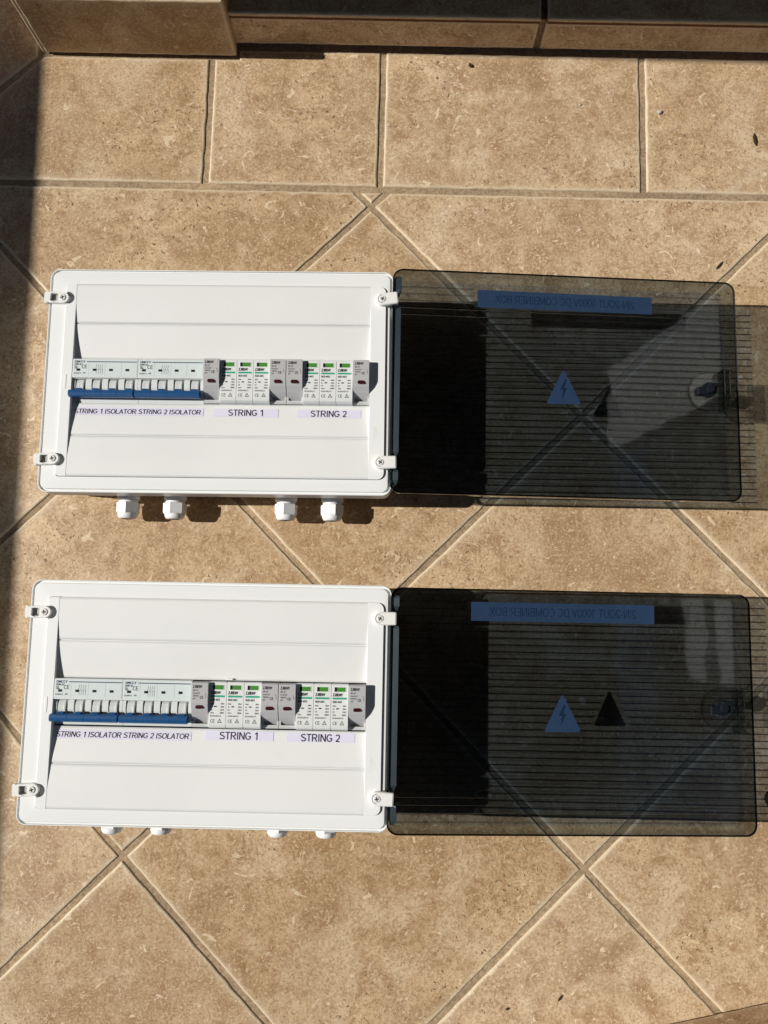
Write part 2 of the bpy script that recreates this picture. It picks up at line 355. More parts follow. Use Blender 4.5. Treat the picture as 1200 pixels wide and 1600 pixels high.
def tile_mesh(poly, thick=7.0, seed=0, depth=0.0):
    """one tile: counter-clockwise polygon (mm, own centre at 0), soft chipped arris"""
    rnd = random.Random(seed)
    if area(poly) < 0: poly = poly[::-1]
    n = len(poly); seg = [max(2, int((Vector(poly[(i + 1) % n]) - Vector(poly[i])).length / 5.0)) for i in range(n)]
    def walk(P, z, jig):
        out = []; k = 0
        for i in range(n):
            a, b = Vector(P[i]), Vector(P[(i + 1) % n])
            for s in range(seg[i]):
                q = a.lerp(b, s / seg[i]); j = J[k]; out.append((q.x + j[0] * jig, q.y + j[1] * jig, z + (j[2] * jig if z < 0 else 0))); k += 1
        return out
    tot = sum(seg); raw = [(rnd.gauss(0, .28), rnd.gauss(0, .28), rnd.gauss(0, .12)) for _ in range(tot)]
    J = [tuple((raw[k - 1][c] + raw[k][c] * 1.4 + raw[(k + 1) % tot][c]) / 2.4 for c in range(3)) for k in range(tot)]
    i1, i2, i3, i4 = inset_poly(poly, 0.9), inset_poly(poly, 2.2), inset_poly(poly, 4.2), inset_poly(poly, 8.0 if min(seg) < 12 else 17.0)
    if area(i4) < 0 or area(i4) > area(i3) or min(seg) < 6: i4 = inset_poly(poly, 5.0)
    mb = MB(); L = [walk(poly, -thick, .2), walk(poly, -1.7, .8), walk(i1, -.45, 1.0), walk(i2, 0, 1.2), walk(i3, 0, 2.4), walk(i4, 0, 3.0)]
    mb.loops(L, cap0=True, cap1=True, smooth=False)
    me = mb.mesh('tile')
    at = me.attributes.new('arris', 'FLOAT', 'POINT')
    vals = [0.0] * tot + [.85] * tot + [1.0] * tot + [.8] * tot + [.42] * tot + [0.0] * tot
    at.data.foreach_set('value', vals)
    return me
def add_tile(poly, seed, parent=floor, z=0.0, name='tile'):
    g = Vector((sum(p[0] for p in poly) / len(poly), sum(p[1] for p in poly) / len(poly)))
    rnd = random.Random(seed * 31 + 5)
    me = tile_mesh([(p[0] - g.x, p[1] - g.y) for p in poly], seed=seed)
    return link(name, me, M['tile'], parent, (g.x, g.y, z + rnd.uniform(-.25, .25)), (rnd.uniform(-.0007, .0007), rnd.uniform(-.0007, .0007), 0))
def clip_half(P, s0, nrm):
    """keep the part of P where nrm.(p-s0) <= 0"""
    out = []
    for i in range(len(P)):
        a, b = Vector(P[i - 1]), Vector(P[i]); da, db = (a - s0).dot(nrm), (b - s0).dot(nrm)
        if (da <= 0) != (db <= 0): out.append(tuple(a.lerp(b, da / (da - db))))
        if db <= 0: out.append(tuple(b))
    return out
G = 3.3                                            # half a joint
TB = 22.5                                          # border joint, pattern coordinate t
r2 = A / math.sqrt(2)
seed = 1
for i in range(-3, 6):
    for j in range(-3, 6):
        # corner (u,v) -> pattern: u runs down-right, v down-left
        C = [((u - v) * r2, -(u + v) * r2) for u, v in ((i, j), (i, j + 1), (i + 1, j + 1), (i + 1, j))]
        cx = sum(c[0] for c in C) / 4; cy = sum(c[1] for c in C) / 4
        if not (-1250 < cx < 1000 and cy > -1250): continue
        poly = inset_poly(C if area(C) > 0 else C[::-1], G)
        poly = clip_half(poly, Vector((0, TB - 4.2)), Vector((0, 1)))
        if len(poly) < 3 or abs(area(poly)) < 60: continue
        # drop double corners left by the clip
        q = [p for k, p in enumerate(poly) if (Vector(p) - Vector(poly[k - 1])).length > 3.0]
        if len(q) < 3: continue
        add_tile([fl(*p) for p in q], seed); seed += 1
# border row in front of the step: joints along s, mitre at the plinth's corner
TT = 190.0
bs = [-203.8, 9.8, 331.0, 655.0, 980.0]
L0 = (-418.5 + 4.5, TT); L1 = (-418.5 - 168 + 8, TB + 3.4)
add_tile([fl(*p) for p in [L1, (bs[0] - 4, TB + 3.4), (bs[0] - 4, TT), L0]], 201)
TR = 203.5
for k in range(len(bs) - 1):
    P = [(bs[k] + 3.8, TB + 3.4), (bs[k + 1] - 3.8, TB + 3.4), (bs[k + 1] - 3.8, TR)]
    P += [(-169.5, TR), (-169.5, TT), (bs[k] + 3.8, TT)] if k == 0 else [(bs[k] + 3.8, TR)]
    add_tile([fl(*p) for p in P], 203 + k)
add_tile([fl(*p) for p in [(-418.5 - 4.5, TT - 1), (-418.5 - 4.5, TT + 330), (-418.5 - 168 - 4, TT + 330), (-418.5 - 168 - 4, TB + 11)]], 220)

# ------------------------------------------------------------------ upright tiles on plinth, step and kerb
def upright_tile(parent, a, b, z0, z1, seed, proud=7.0, name='tile'):
    """tile standing on the line a->b (its face looks to the right of a->b)"""
    a, b = Vector(a), Vector(b); w = (b - a).length; h = z1 - z0
    me = tile_mesh([(-w / 2, -h / 2), (w / 2, -h / 2), (w / 2, h / 2), (-w / 2, h / 2)], seed=seed)
    d = (b - a).normalized(); nrm = Vector((d.y, -d.x, 0)); X = Vector((d.x, d.y, 0)); Z = Vector((0, 0, 1))
    mat = Matrix((X, Z, nrm)).transposed()
    g = (a + b) / 2 + Vector((nrm.x, nrm.y)) * proud
    return link(name, me, M['tile'], parent, (g.x, g.y, (z0 + z1) / 2), mat.to_euler())

def quad_prism(mb, pts, z0, z1): return mb.loops([[(x, y, z0) for x, y in pts], [(x, y, z1) for x, y in pts]])

# plinth at the left of the door step
PL, PR = -417.0, -172.0; PF = 192.3
plinth = empty('tiled_plinth', (*fl((PL + PR) / 2, PF + 60), 0))
tag(plinth, 'low tiled plinth projecting at the left of the door step, in shade', 'plinth')
inv = lambda o, p: (p[0] - o.location.x / S, p[1] - o.location.y / S)
quad_prism(MB(), [inv(plinth, fl(*q)) for q in ((PL + 8, PF + 7.5), (PR - 8, PF + 7.5), (PR - 8, PF + 200), (PL + 8, PF + 200))], -2.5, 82).build('core', M['grout'], plinth)
upright_tile(plinth, inv(plinth, fl(PL + 6, PF + 7.2)), inv(plinth, fl(PR - 1.0, PF + 7.2)), 2.5, 91, 301)
upright_tile(plinth, inv(plinth, fl(PR - 8.2, PF + 3)), inv(plinth, fl(PR - 8.2, PF + 150)), 2.5, 91, 302, proud=7.6)
upright_tile(plinth, inv(plinth, fl(PL + 8.2, PF + 190)), inv(plinth, fl(PL + 8.2, PF + 2)), 2.5, 91, 303, proud=7.6)
me = tile_mesh([(-119, -92), (119, -92), (119, 92), (-119, 92)], seed=304)
c = inv(plinth, fl((PL + PR) / 2, PF + 100)); link('tile', me, M['tile'], plinth, (c[0], c[1], 90.5), (0, 0, TH))

# door step right of it: riser tiles, tread tiles with a terracotta edge
RF = 206.0
step = empty('door_step', (*fl(250, RF + 90), 0))
tag(step, 'tiled door step with a low riser along the top of the floor', 'step')
quad_prism(MB(), [inv(step, fl(*q)) for q in ((PR - 7, RF + 7.4), (1100, RF + 7.4), (1100, RF + 330), (PR - 7, RF + 330))], -2.5, 47.5).build('core', M['grout'], step)
for k, (s0, s1) in enumerate(((PR - 2, 194.5), (202.5, 640), (648, 1096))):
    upright_tile(step, inv(step, fl(s0, RF + 7.2)), inv(step, fl(s1, RF + 7.2)), 7.5, 50.5, 310 + k)
    mb = MB(); cc = inv(step, fl((s0 + s1) / 2, RF - 2.5 + 150)); w = (s1 - s0) / 2
    o = link('tile', tile_mesh([(-w, -150), (w, -150), (w, 150), (-w, 150)], seed=320 + k, thick=4.0), M['tile'], step, (cc[0], cc[1], 60.2), (0, 0, TH))
    MB().box(-w + .6, w - .6, -149.6, 149.6, -8.2, -4.02).build('tile_body', M['terra'], o)

# house wall: jamb standing behind the plinth, and the wall beyond the step
house = empty('house_wall', (*fl(-300, 420), 0))
tag(house, 'rendered house wall and door jamb behind the plinth, out of the picture', 'wall')
quad_prism(MB(), [inv(house, fl(*q)) for q in ((PL + 12, RF - 1.5), (PR - 10, RF - 1.5), (PR - 10, RF + 400), (PL + 12, RF + 400))], 84.2, 2400).build('jamb', M['render'], house)
quad_prism(MB(), [inv(house, fl(*q)) for q in ((PR - 9, RF + 331), (1240, RF + 331), (1240, RF + 400), (PR - 9, RF + 400))], -2.5, 2400).build('wall', M['render'], house)
roof = MB(); roof.box(-2300, 1258, -2400, 1350, 2400.5, 2520)  # added unseen roof: cuts sky light and darkens the door reflections
tag(roof.build('added_sky_block', M['timber']), 'added unseen dark roof overhead, blocks sky and mirrors dark in the doors', 'roof')
nb = empty('added_mirror_walls', (2400, 1900, 0)); tag(nb, 'added unseen walls on the right, put there to be mirrored in the doors', 'house')  # added unseen walls, shaped for the pale patches mirrored in the doors
MB().box(-100, 100, -740, 450, -2.5, 5300, 5).build('wall', M['mirrorwhite'], nb)
MB().box(-58, 100, -2700, -741, -2.5, 4300, 5).build('added_dark_backing', M['timber'], nb)  # added dark backing that holds the boards
for za, zb in ((3560, 3800), (3220, 3450)): MB().box(-100, -60, -2350, -1650, za, zb, 5).build('mirror_strip_board', M['mirrorwhite'], nb)  # added boards, bright strips for the lower door's reflection
# parapet whose shadow lies along the left edge
gw = MB(); HW = 760.0; XW = -424.5 - 1.2098 * HW
gw.box(XW - 180, XW, -1900, 1900, -2.5, HW, 4)
tag(gw.build('garden_wall', M['slate']), 'rendered garden wall left of the picture, its shadow along the left edge', 'wall')
# kerb at the lower right corner
ka, kb = Vector((140, -478.0)), Vector((760, -350.3))
kd = (kb - ka).normalized(); kn = Vector((kd.y, -kd.x))
kerb = empty('tiled_kerb', ((ka.x + kb.x) / 2, (ka.y + kb.y) / 2, 0))
tag(kerb, 'brown tiled kerb cutting across the lower right corner', 'kerb')
P = [ka + kn * 7.5, ka + kn * 130, kb + kn * 130, kb + kn * 7.5]
quad_prism(MB(), [inv(kerb, tuple(q)) for q in P], -2.5, 92).build('core', M['grout'], kerb)
for k in range(2):
    p, q = ka.lerp(kb, k / 2 + .004), ka.lerp(kb, k / 2 + .496)
    upright_tile(kerb, inv(kerb, tuple(q + kn * 7.2)), inv(kerb, tuple(p + kn * 7.2)), 2, 100, 340 + k)

# ------------------------------------------------------------------ enclosures
W, H = 376.5, 247.45
def panel_z(y):
    """depth of the hollow front between the two side columns"""
    def sm(a, b, x): t = min(1, max(0, (x - a) / (b - a))); return t * t * (3 - 2 * t)
    d = min(abs(y - 147.0), abs(y - 98.0)) if not 98 < y < 147 else 0
    e = y - 147 if y >= 147 else 98 - y
    return 83.0 - 1.7 * (1 - sm(34, 66, e)) - 4.5 * (1 - min(1, e / 38)) ** 1.35

def make_enclosure(i, bx, by, bt, where, row_dy, yaw, droop, door_y, hinge_z):
    root = empty('combiner_box', (bx, by, 0), bt)
    tag(root, where, 'electrical box', 'pair of combiner boxes on the tiles')
    rnd = random.Random(90 + i)
    # tub under the cover and its feet
    tub = MB(); ins = lambda d, z, r: rrect(d, W - d, d, H - d, r, z)
    tub.loops([ins(9, 7, 9), ins(6.5, 9, 11), ins(3.5, 58, 11), ins(3.2, 64, 11)], smooth=False).build('tub', M['white'], root)
    for fx, fy in ((16, 14), (W - 38, 14), (16, H - 30), (W - 38, H - 30)):
        MB().box(fx, fx + 22, fy, fy + 16, 0, 8, 0).build('foot', M['white'], root)
    # cover frame: skirt, lip, groove, flat border
    fr = MB()
    prof = [(2.2, 56, 9), (0.3, 57, 10), (0, 58, 10), (0, 79.6, 10), (.4, 80.3, 9.8), (1.1, 80.3, 9.2), (1.3, 79.8, 9), (1.4, 78.1, 9), (3.3, 78.1, 7.2), (3.45, 80.2, 7.0), (4.0, 80.9, 6.6)]
    L = [rrect(d, W - d, d, H - d, r, z) for d, z, r in prof] + [rrect(19.6, 368.9, 16.6, 229.9, (2.5, 7, 7, 2.5), 81.2), rrect(19.6, 368.9, 16.6, 229.9, (2.5, 7, 7, 2.5), 74.5)]
    fr.loops(L, cap0=False, cap1=False); fr.build('cover_frame', M['white'], root)
    MB().box(5, W - 5, 149.5, H - 5, 72.5, 74.0).build('backing', M['white'], root)
    MB().box(5, W - 5, 5, 95.5, 72.5, 74.0).build('backing', M['white'], root)
    # side columns
    def notch(yc):
        pts = [(20, yc - 6.6), (22.6, yc - 6.6)] + [(22.6 + 6.4 * math.sin(R(a)), yc - 6.6 * math.cos(R(a))) for a in range(15, 180, 15)] + [(22.6, yc + 6.6), (20, yc + 6.6)]
        return pts
    Lc = [(31.2, 17)] + [(31.2, 229.5), (22.5, 229.5), (20, 227)] + notch(213.7)[::-1] + notch(34.7)[::-1] + [(20, 19.5), (22.5, 17)]
    plate(MB(), Lc, 74.05, 83.12, .25).build('side_column', M['white'], root)
    rc = [p[:2] for p in rrect(352.0, 368.5, 17, 229.5, (.3, 7, 7, .3), 0)]
    plate(MB(), rc, 74.05, 83.12, .25).build('side_column', M['white'], root)
    em = MB(); text_faces(em, 'hager', 360.5, 60, 83.16, 7.2, 'LEFT', rot=R(90)); em.build('embossed_mark', M['panel'], root)
    em = MB(); em.box(23.2, 25.6, 112, 128, 83.1, 83.45, .2); em.build('mould_mark', M['white'], root)
    # the four front strips, hollow towards the device row
    for (y0, y1) in ((185.8, 229.5), (147.0, 185.1), (62.0, 98.0), (17.0, 61.3)):
        n = 14; mb = MB(); ys = [y0 + (y1 - y0) * k / n for k in range(n + 1)]
        rows = []
        for k, y in enumerate(ys):
            lip = 0.15 if k in (0, n) else 0
            rows.append(mb.add([(31.25, y, panel_z(y) - lip), (351.95, y, panel_z(y) - lip)]))
        for a, b in zip(rows, rows[1:]): mb.face((a[0], a[1], b[1], b[0]), True)
        for r_, y in ((rows[0], y0), (rows[-1], y1)):
            q = mb.add([(31.25, y, 74.3), (351.95, y, 74.3)]); mb.face((r_[0], r_[1], q[1], q[0]))
        mb.build('front_strip', M['panel'], root)
    for yg in (185.45, 61.65): MB().box(31.3, 351.9, yg - 1.2, yg + 1.2, 74.2, 80.3).build('joint_lip', M['white'], root)
    # rail carrying the devices, dark sheet behind stands in for the opening's shade
    MB().box(22, 358, 96, 149, 64.2, 65).build('hollow_shade_sheet', M['dark'], root)
    MB().box(24, 356, 104, 139, 65.02, 67).build('mounting_rail', M['steel'], root)
    # clips ------------------------------------------------------------
    def screw(parent, x, y, z, rot):
        s_ = MB(); s_.cyl((x, y, z), 'z', [(-1, 3.5), (.45, 3.5), (.8, 3.1)], 20)
        s_.cur = 1
        for a in (rot, rot + math.pi / 2):
            c_, d_ = math.cos(a), math.sin(a); P = [(2.2, .55), (-2.2, .55), (-2.2, -.55), (2.2, -.55)]
            s_.loops([[(x + u * c_ - v * d_, y + u * d_ + v * c_, zz) for u, v in P] for zz in (z + .2, z + .86 + .02 * (a == rot))])
        s_.build('screw', [M['metal'], M['ink']], parent)
    for yc, tilt in ((213.7, -2.0 if i == 0 else 0.5), (34.7, 2.5 if i == 0 else 4.0)):
        cl = MB(); n = 28
        outer, inner = [], []
        for k in range(n):
            a = 2 * math.pi * k / n; u, v = math.cos(a), math.sin(a)
            # outer: straight at the left, round eye at the right
            t = 30.0
            if u > 0: ox, oy = 17 + 6.4 * u, 6.4 * v
            else:
                sc = min(20.5 / max(-u, 1e-6), 6.4 / max(abs(v), 1e-6)); ox, oy = 17 + u * sc, v * sc
            outer.append((ox, oy)); hx, hy = 7.6, 0.0
            sc = min(4.2 / max(abs(u), 1e-6), 4.1 / max(abs(v), 1e-6)); inner.append((hx + u * sc, hy + v * sc))
        # resample so that both loops start at the same side
        zt = 85.2
        cl.loops([[(x, y, 81.4) for x, y in inner], [(x, y, 81.4) for x, y in outer], [(x, y, zt - .7) for x, y in outer], [(x * .985 + .15, y * .92, zt) for x, y in outer], [(x, y, zt) for x, y in inner], [(x, y, 81.4) for x, y in inner]], cap0=False, cap1=False)
        cl.loops([rrect(-3.5, -1.0, -6.3, 6.3, .8, 62, 2), rrect(-3.5, -1.0, -6.3, 6.3, .8, 83.5, 2)])
        o = cl.build('closing_clip', M['clipw'], root, (0, yc, 0), (0, 0, R(tilt)))
        MB().loops([rrect(3.2, 12.2, -4.3, 4.3, .6, 81.25, 2), rrect(3.2, 12.2, -4.3, 4.3, .6, 81.45, 2)]).build('clip_slot_shade', M['dark' if False else 'steel'], o)  # grey sheet, its colour stands in for shade inside the slot
        screw(o, 16.8, 0, 85.3, rnd.uniform(0, 1.5))
    for yc, tilt in ((213.5, 7.0 if i == 0 else 0.5), (34.6, 1.5 if i == 0 else -2.5)):
        cl = MB()
        out = [(364.8 + 6.9 * math.cos(R(a)), 6.9 * math.sin(R(a))) for a in range(90, 271, 15)] + [(380.6, -6.6), (381.4, -6.0), (381.4, 6.0), (380.6, 6.6)]
        out = [(x - 364.8, y) for x, y in out]
        plate(cl, out, 82.6, 88.8, .9)
        cl.loops([rrect(13.4, 16.6, -6.0, 6.0, .6, 66, 2), rrect(13.4, 16.6, -6.0, 6.0, .6, 88.2, 2)])
        # flat grey arc round the screw, painted shade line of its collar
        pts = [(4.9 * math.cos(R(a)), 4.9 * math.sin(R(a))) for a in range(90, 271, 15)]; pin = [(4.3 * math.cos(R(a)), 4.3 * math.sin(R(a))) for a in range(90, 271, 15)]
        loop = pts + [(8, -4.9), (8, -4.3)] + pin[::-1] + [(8, 4.3), (8, 4.9)]
        cl.cur = 1
        k = len(pts)
        a_ = cl.add([(x, y, 88.84) for x, y in pts]); b_ = cl.add([(x, y, 88.84) for x, y in pin])
        for q in range(k - 1): cl.face((a_[q], a_[q + 1], b_[q + 1], b_[q]))
        o = cl.build('hinge_clip', [M['clipw'], M['greyink']], root, (364.8, yc, 0), (0, 0, R(tilt)))
        screw(o, 0, 0, 88.7, rnd.uniform(0, 1.5))
    # cable glands -------------------------------------------------------
    for gx in (78.8, 132.0, 257.8, 310.0):
        g = MB(); ph = rnd.uniform(0, 1)
        g.cyl((0, 0, 0), 'y', [(4, 12.4), (-2, 12.4), (-2.4, 12.0)], 24, True)
        g.cyl((0, 0, 0), 'y', [(-2.3, 10.6), (-5.8, 10.6)], 24, True)
        o = g.build('cable_gland', M['nylon'], root, (gx, 2.5, 22.5))
        nt = MB(); nt.cyl((0, 0, 0), 'y', [(-5.6, 12.2), (-6.4, 13.2), (-16.5, 13.0), (-18.2, 11.9)], 6, False, ph)
        nt.cyl((0, 0, 0), 'y', [(-17.6, 11.3), (-20.5, 11.0), (-23.2, 9.6), (-24.0, 8.0), (-24.0, 6.4), (-20, 6.2)], 24, True)
        nt.build('gland_nut', M['nylon'], o)
    # ------------------------------------------------------------------ devices
    dy = row_dy
    def isolator(x0, idx):
        b = MB(); w = 70.6
        # side profile of the casing: face, step, toggle bed, foot
        b.prism_x([(145.4, 66), (145.4, 82.2), (144.8, 82.8), (124.6, 82.8), (123.6, 80.0), (123.6, 66)], 0, w, .3)
        b.prism_x([(123.6, 66), (123.6, 79.6), (121, 80.6), (114, 80.6), (108.5, 78.4), (108.5, 66)], 0, 3.0)
        for k in range(3): b.prism_x([(123.6, 66), (123.6, 79.6), (121, 80.8), (114, 80.8), (108.5, 78.4), (108.5, 66)], 14.4 + 17.65 * k, 20.65 + 17.65 * k)
        b.prism_x([(123.6, 66), (123.6, 79.6), (121, 80.6), (114, 80.6), (108.5, 78.4), (108.5, 66)], 67.35, w)
        b.prism_x([(108.6, 66), (108.6, 77), (101, 76.0), (98.2, 75.2), (97.8, 66)], 0, w, .3)
        o = b.build('isolator_switch', M['isol'], root, (x0, dy, 0))
        f = MB(); f.box(.8, w - .8, 126.2, 144.2, 82.7, 82.95); f.build('face_plate', M['isolf'], o)
        d = MB(); d.box(1, w - 1, 106, 123.4, 66.2, 67.5); d.build('toggle_bed', M['ink'], o)
        for k in range(4):
            t = MB(); xk = 3.0 + 17.65 * k
            L = []
            arc = [(123.3, 70), (123.3, 78.2), (121.6, 79.9), (118.6, 80.9), (114, 81.2), (110.5, 80.4), (108.2, 78.6), (107.8, 70)]
            t.prism_x(arc, xk + 1.7, xk + 10.2, .35)
            t.prism_x([(q[0] - .2, q[1] + .9) for q in arc], xk + 7.4, xk + 9.6, .4)
            t.build('toggle', M['toggle'], o)
            wdw = MB(); wdw.box(4.4 + 17.65 * k, 8.5 + 17.65 * k, 131.8, 134.3, 82.8, 83.05); wdw.build('contact_window', M['black'], o)
            if k: q = MB(); q.box(17.65 * k - .12, 17.65 * k + .12, 126.6, 141.2, 82.9, 82.98); q.build('seam', M['paleink'], o)
        h = MB(); prof = [(110.2, 80.5), (110.2, 86.5), (109.0, 88.6), (106.2, 89.2), (103.4, 88.4), (102.2, 86.2), (102.4, 82.0), (104.5, 79.5)]
        h.prism_x(prof, -1.0, 17.0, .35)
        for k in range(1, 4): h.prism_x(prof, 17.05 + 17.2 * (k - 1), 17.0 + 17.2 * k if k < 3 else w - 2.2, .3)
        for k in range(4): h.prism_x([(112.2, 82), (112.2, 85.5), (109, 87.6), (105, 86), (105, 80)], 6.0 + 17.65 * k, 12.6 + 17.65 * k, .3)
        h.build('handle', M['blue'], o)
        p = MB(); z = 83.02
        p.cur = 0
        text_faces(p, 'ONCCY', 2.2, 141.0, z, 3.1, sx=1.35, bold=.015)
        p.face(p.add([(15.2, 141.6, z), (w - 1.2, 141.6, z), (w - 1.2, 142.5, z), (15.2, 142.5, z)]))
        p.cur = 1
        text_faces(p, 'EDB1-63', 2.2, 138.3, z, 2.5, sx=1.05); text_faces(p, 'CE', 10.0, 134.6, z, 5.6, sx=1.05)
        text_faces(p, '63A', 2.2, 136.0, z, 2.0); text_faces(p, 'OFF', 11.6, 128.8, z, 2.0)
        p.cur = 2
        text_faces(p, '1000V', 2.2, 134.4, z, 1.7); text_faces(p, 'IEC60947-2', 1.8, 128.6, z, 1.9)
        for k in range(4):
            xx = 26.0 + 2.2 * k
            for (xa, ya, xb, yb) in ((xx, 136.2, xx, 139.2), (xx, 132.8, xx - .9, 136.2), (xx, 128.8, xx, 132.8)):
                p.face(p.add([(xa - .17, ya, z), (xa + .17, ya, z), (xb + .17, yb, z), (xb - .17, yb, z)]))
        p.face(p.add([(24.0, 133.6, z), (33.2, 133.6, z), (33.2, 133.85, z), (24.0, 133.85, z)]))
        p.build('printing', [M['navy'], M['ink'], M['greyink']], o)
        return o
    isolator(31.4, 0); isolator(102.3, 1)
    PW = 17.78
    def surge(x0):
        b = MB(); w = PW - .35
        prof = [(145.0, 66), (145.0, 85.4), (144.4, 86.0), (103.5, 86.0), (100.5, 85.0), (98.6, 82.4), (97.8, 78.0), (97.6, 66)]
        b.prism_x(prof, 0, w, .35)
        o = b.build('surge_cartridge', M['spd'], root, (x0, dy, 0))
        z = 86.06
        fr_ = MB(); fr_.loops([rrect(2.6, 15.0, 136.8, 142.6, .5, 85.7, 2), rrect(2.6, 15.0, 136.8, 142.6, .5, z + .15, 2), rrect(3.1, 14.5, 137.3, 142.1, .4, z + .15, 2), rrect(3.1, 14.5, 137.3, 142.1, .4, z - .02, 2)], cap1=False)
        fr_.build('window_frame', M['spd'], o)
        g = MB(); g.box(5.6, 14.3, 137.5, 141.9, 85.8, z + .02); g.cur = 1; g.box(3.3, 5.58, 137.5, 141.9, 85.8, z + .02); g.build('status_window', [M['green'], M['black']], o)
        p = MB()
        text_faces(p, 'ZJBENY', 1.6, 133.0, z, 3.7, sx=.92, bold=.035); text_faces(p, 'BUD-40/3', 1.6, 126.3, z, 2.7, sx=1.0, bold=.01)
        text_faces(p, 'CE', 1.9, 104.4, z, 4.6, bold=0)
        a = [(8.9, 104.3), (13.7, 104.3), (11.3, 108.6)]; c = [(9.8, 104.9), (12.8, 104.9), (11.3, 107.6)]
        A_ = p.add([(x, y, z) for x, y in a]); C_ = p.add([(x, y, z) for x, y in c])
        for k in range(3): p.face((A_[k], A_[(k + 1) % 3], C_[(k + 1) % 3], C_[k]))
        text_faces(p, '!', 11.05, 105.1, z, 2.2)
        p.cur = 1
        for k, (u, v) in enumerate((('Imax', '40kA'), ('In', '20kA'), ('Up', '3.8kV'), ('Ucpv', '1000V'))):
            yy = 122.6 - 3.05 * k
            text_faces(p, u, 1.6, yy, z, 2.1, bold=.015); text_faces(p, v, 15.6, yy, z, 2.1, 'RIGHT', bold=.015)
        text_faces(p, 'IEC/EN 61643-31', 1.6, 110.4, z, 1.9, bold=.012, sx=.98)
        p.cur = 0
        q = [(5.2, 119.9), (8.0, 119.9), (8.0, 121.1), (5.2, 121.1)]; p.face(p.add([(x, y, z) for x, y in q]))
        p.cur = 2; p.face(p.add([(1.4, 129.8, z), (15.9, 129.8, z), (15.9, 131.7, z), (1.4, 131.7, z)]))
        p.build('printing', [M['ink'], M['greyink'], M['teal']], o)
    def fuse(x0):
        b = MB(); w = PW - .35
        prof = [(144.6, 66), (144.6, 90.2), (144.0, 91.0), (124.0, 91.0), (121.0, 90.2), (116, 88.0), (110, 83.6), (105.5, 79.0), (102.4, 75.6), (102.2, 66)]
        b.prism_x(prof, .2, w - .1, .4)
        b.cur = 1
        b.prism_x([(102.1, 66), (102.1, 79.6), (100.2, 80.0), (98.6, 79.0), (97.7, 66)], 0, w, .3)
        for xa in (0, w - 1.9): b.prism_x([(109.0, 66), (109.0, 80.0), (102.15, 79.2), (102.15, 66)], xa + (.1 if xa == 0 else 0), xa + 1.8 + (0 if xa else 0))
        o = b.build('fuse_holder', [M['brg'], M['brl']], root, (x0, dy, 0))
        r_ = MB(); r_.loops([rrect(5.0, 12.6, 117.9 + .5, 121.6 + .5, 1.8, zz, 4) for zz in (88.2, 91.05)]); 
        # lamp follows the front
        r_.build('lamp_window', M['red'], o)
        p = MB(); z = 91.06
        text_faces(p, 'ZJBENY', 2.0, 139.3, z, 3.6, sx=.88, bold=.02)
        text_faces(p, 'CE', 9.2, 128.6, z, 3.6)
        p.face(p.add([(15.2, 131.8, z), (15.6, 131.8, z), (14.8, 134.0, z), (14.4, 134.0, z)])); p.face(p.add([(15.2, 129.6, z), (15.6, 129.6, z), (15.6, 131.8, z), (15.2, 131.8, z)]))
        p.cur = 1
        for k, t in enumerate(('BR-32', 'In max32A', '1000VDC', 'gPV')): text_faces(p, t, 2.0, 136.0 - 2.7 * k, z, 2.3 if k == 0 else 2.0, bold=.01 if k == 0 else 0)
        p.build('printing', [M['ink'], M['greyink']], o)
    for k in range(10):
        x0 = 174.3 + PW * k
        (fuse if k in (0, 4, 5, 9) else surge)(x0)
    # name strips below the row: they follow the slope of the front strip
    def strip(x0, x1, y0, y1, txt, size, slant, cx=None, rot=0.0, sx=1.0):
        zc = lambda y: panel_z(y) + .3
        mb = MB(); n = 6; rows = []
        for k in range(n + 1):
            y = y0 + (y1 - y0) * k / n; rows.append(mb.add([(x0, y, zc(y)), (x1, y, zc(y))]))
        for a, b in zip(rows, rows[1:]): mb.face((a[0], a[1], b[1], b[0]))
        o = mb.build('name_strip', M['label'], root)
        t = MB(); text_faces(t, txt, cx if cx else (x0 + x1) / 2, (y0 + y1) / 2 - size * .36, 0, size, 'CENTER', sx=sx, shear=slant, rot=rot)
        t.v = [(x, y, zc(y) + .12 + z) for x, y, z in t.v]
        t.build('lettering', M['ink'], o)
    oy = 1.6 if i == 1 else 0.0
    strip(34.0, 173.6, 84.2 + oy, 93.0 + oy, 'STRING 1 ISOLATOR STRING 2 ISOLATOR', 7.4, 0.06 if i == 0 else 0.14, 103.0 if i else 102.7, sx=1.20)
    if i == 0: strip(184.9, 254.2, 84.0, 93.2, 'STRING 1', 9.8, 0, 219.5, sx=1.13); strip(274.3, 343.0, 83.8, 93.0, 'STRING 2', 9.8, 0, 308.5, sx=1.13)
    else: strip(188.4, 257.8, 87.2, 96.2, 'STRING 1', 10.2, 0, 222.5, sx=1.13); strip(271.6, 341.0, 86.8, 95.8, 'STRING 2', 10.2, 0, 306, sx=1.13)
    if i == 1:                                                    # sliver of cut plastic sticking out above the row
        MB().box(207, 214, 147.5, 149.2, 77.5, 79.6, .3).build('cut_burr', M['white'], root)

    # ------------------------------------------------------------------ smoked door, opened flat to the right
    DW, DH, DZ = 382.2, 247.4, 17.5
    door = MB(); y0, y1 = -DH / 2, DH / 2
    e = lambda d, z, r: rrect(d, DW - d, y0 + d, y1 - d, r, z)
    # outside down, panel, inside up: one closed shell; walls and panel use two tints
    door.cur = 2
    door.loops([e(1.8, -1.2, 10.2), e(1.6, 0, 10.4), e(0.3, 0, 11.4), e(0, -.8, 11.6), e(0.05, -2.6, 11.6)], cap0=False, cap1=False)
    door.cur = 1
    door.loops([e(0.05, -2.6, 11.6), e(.6, -DZ + 3.0, 11), e(2.2, -DZ - 1.2, 10), e(5.0, -DZ - 2.6, 8.5)], cap0=False, cap1=False, smooth=False)
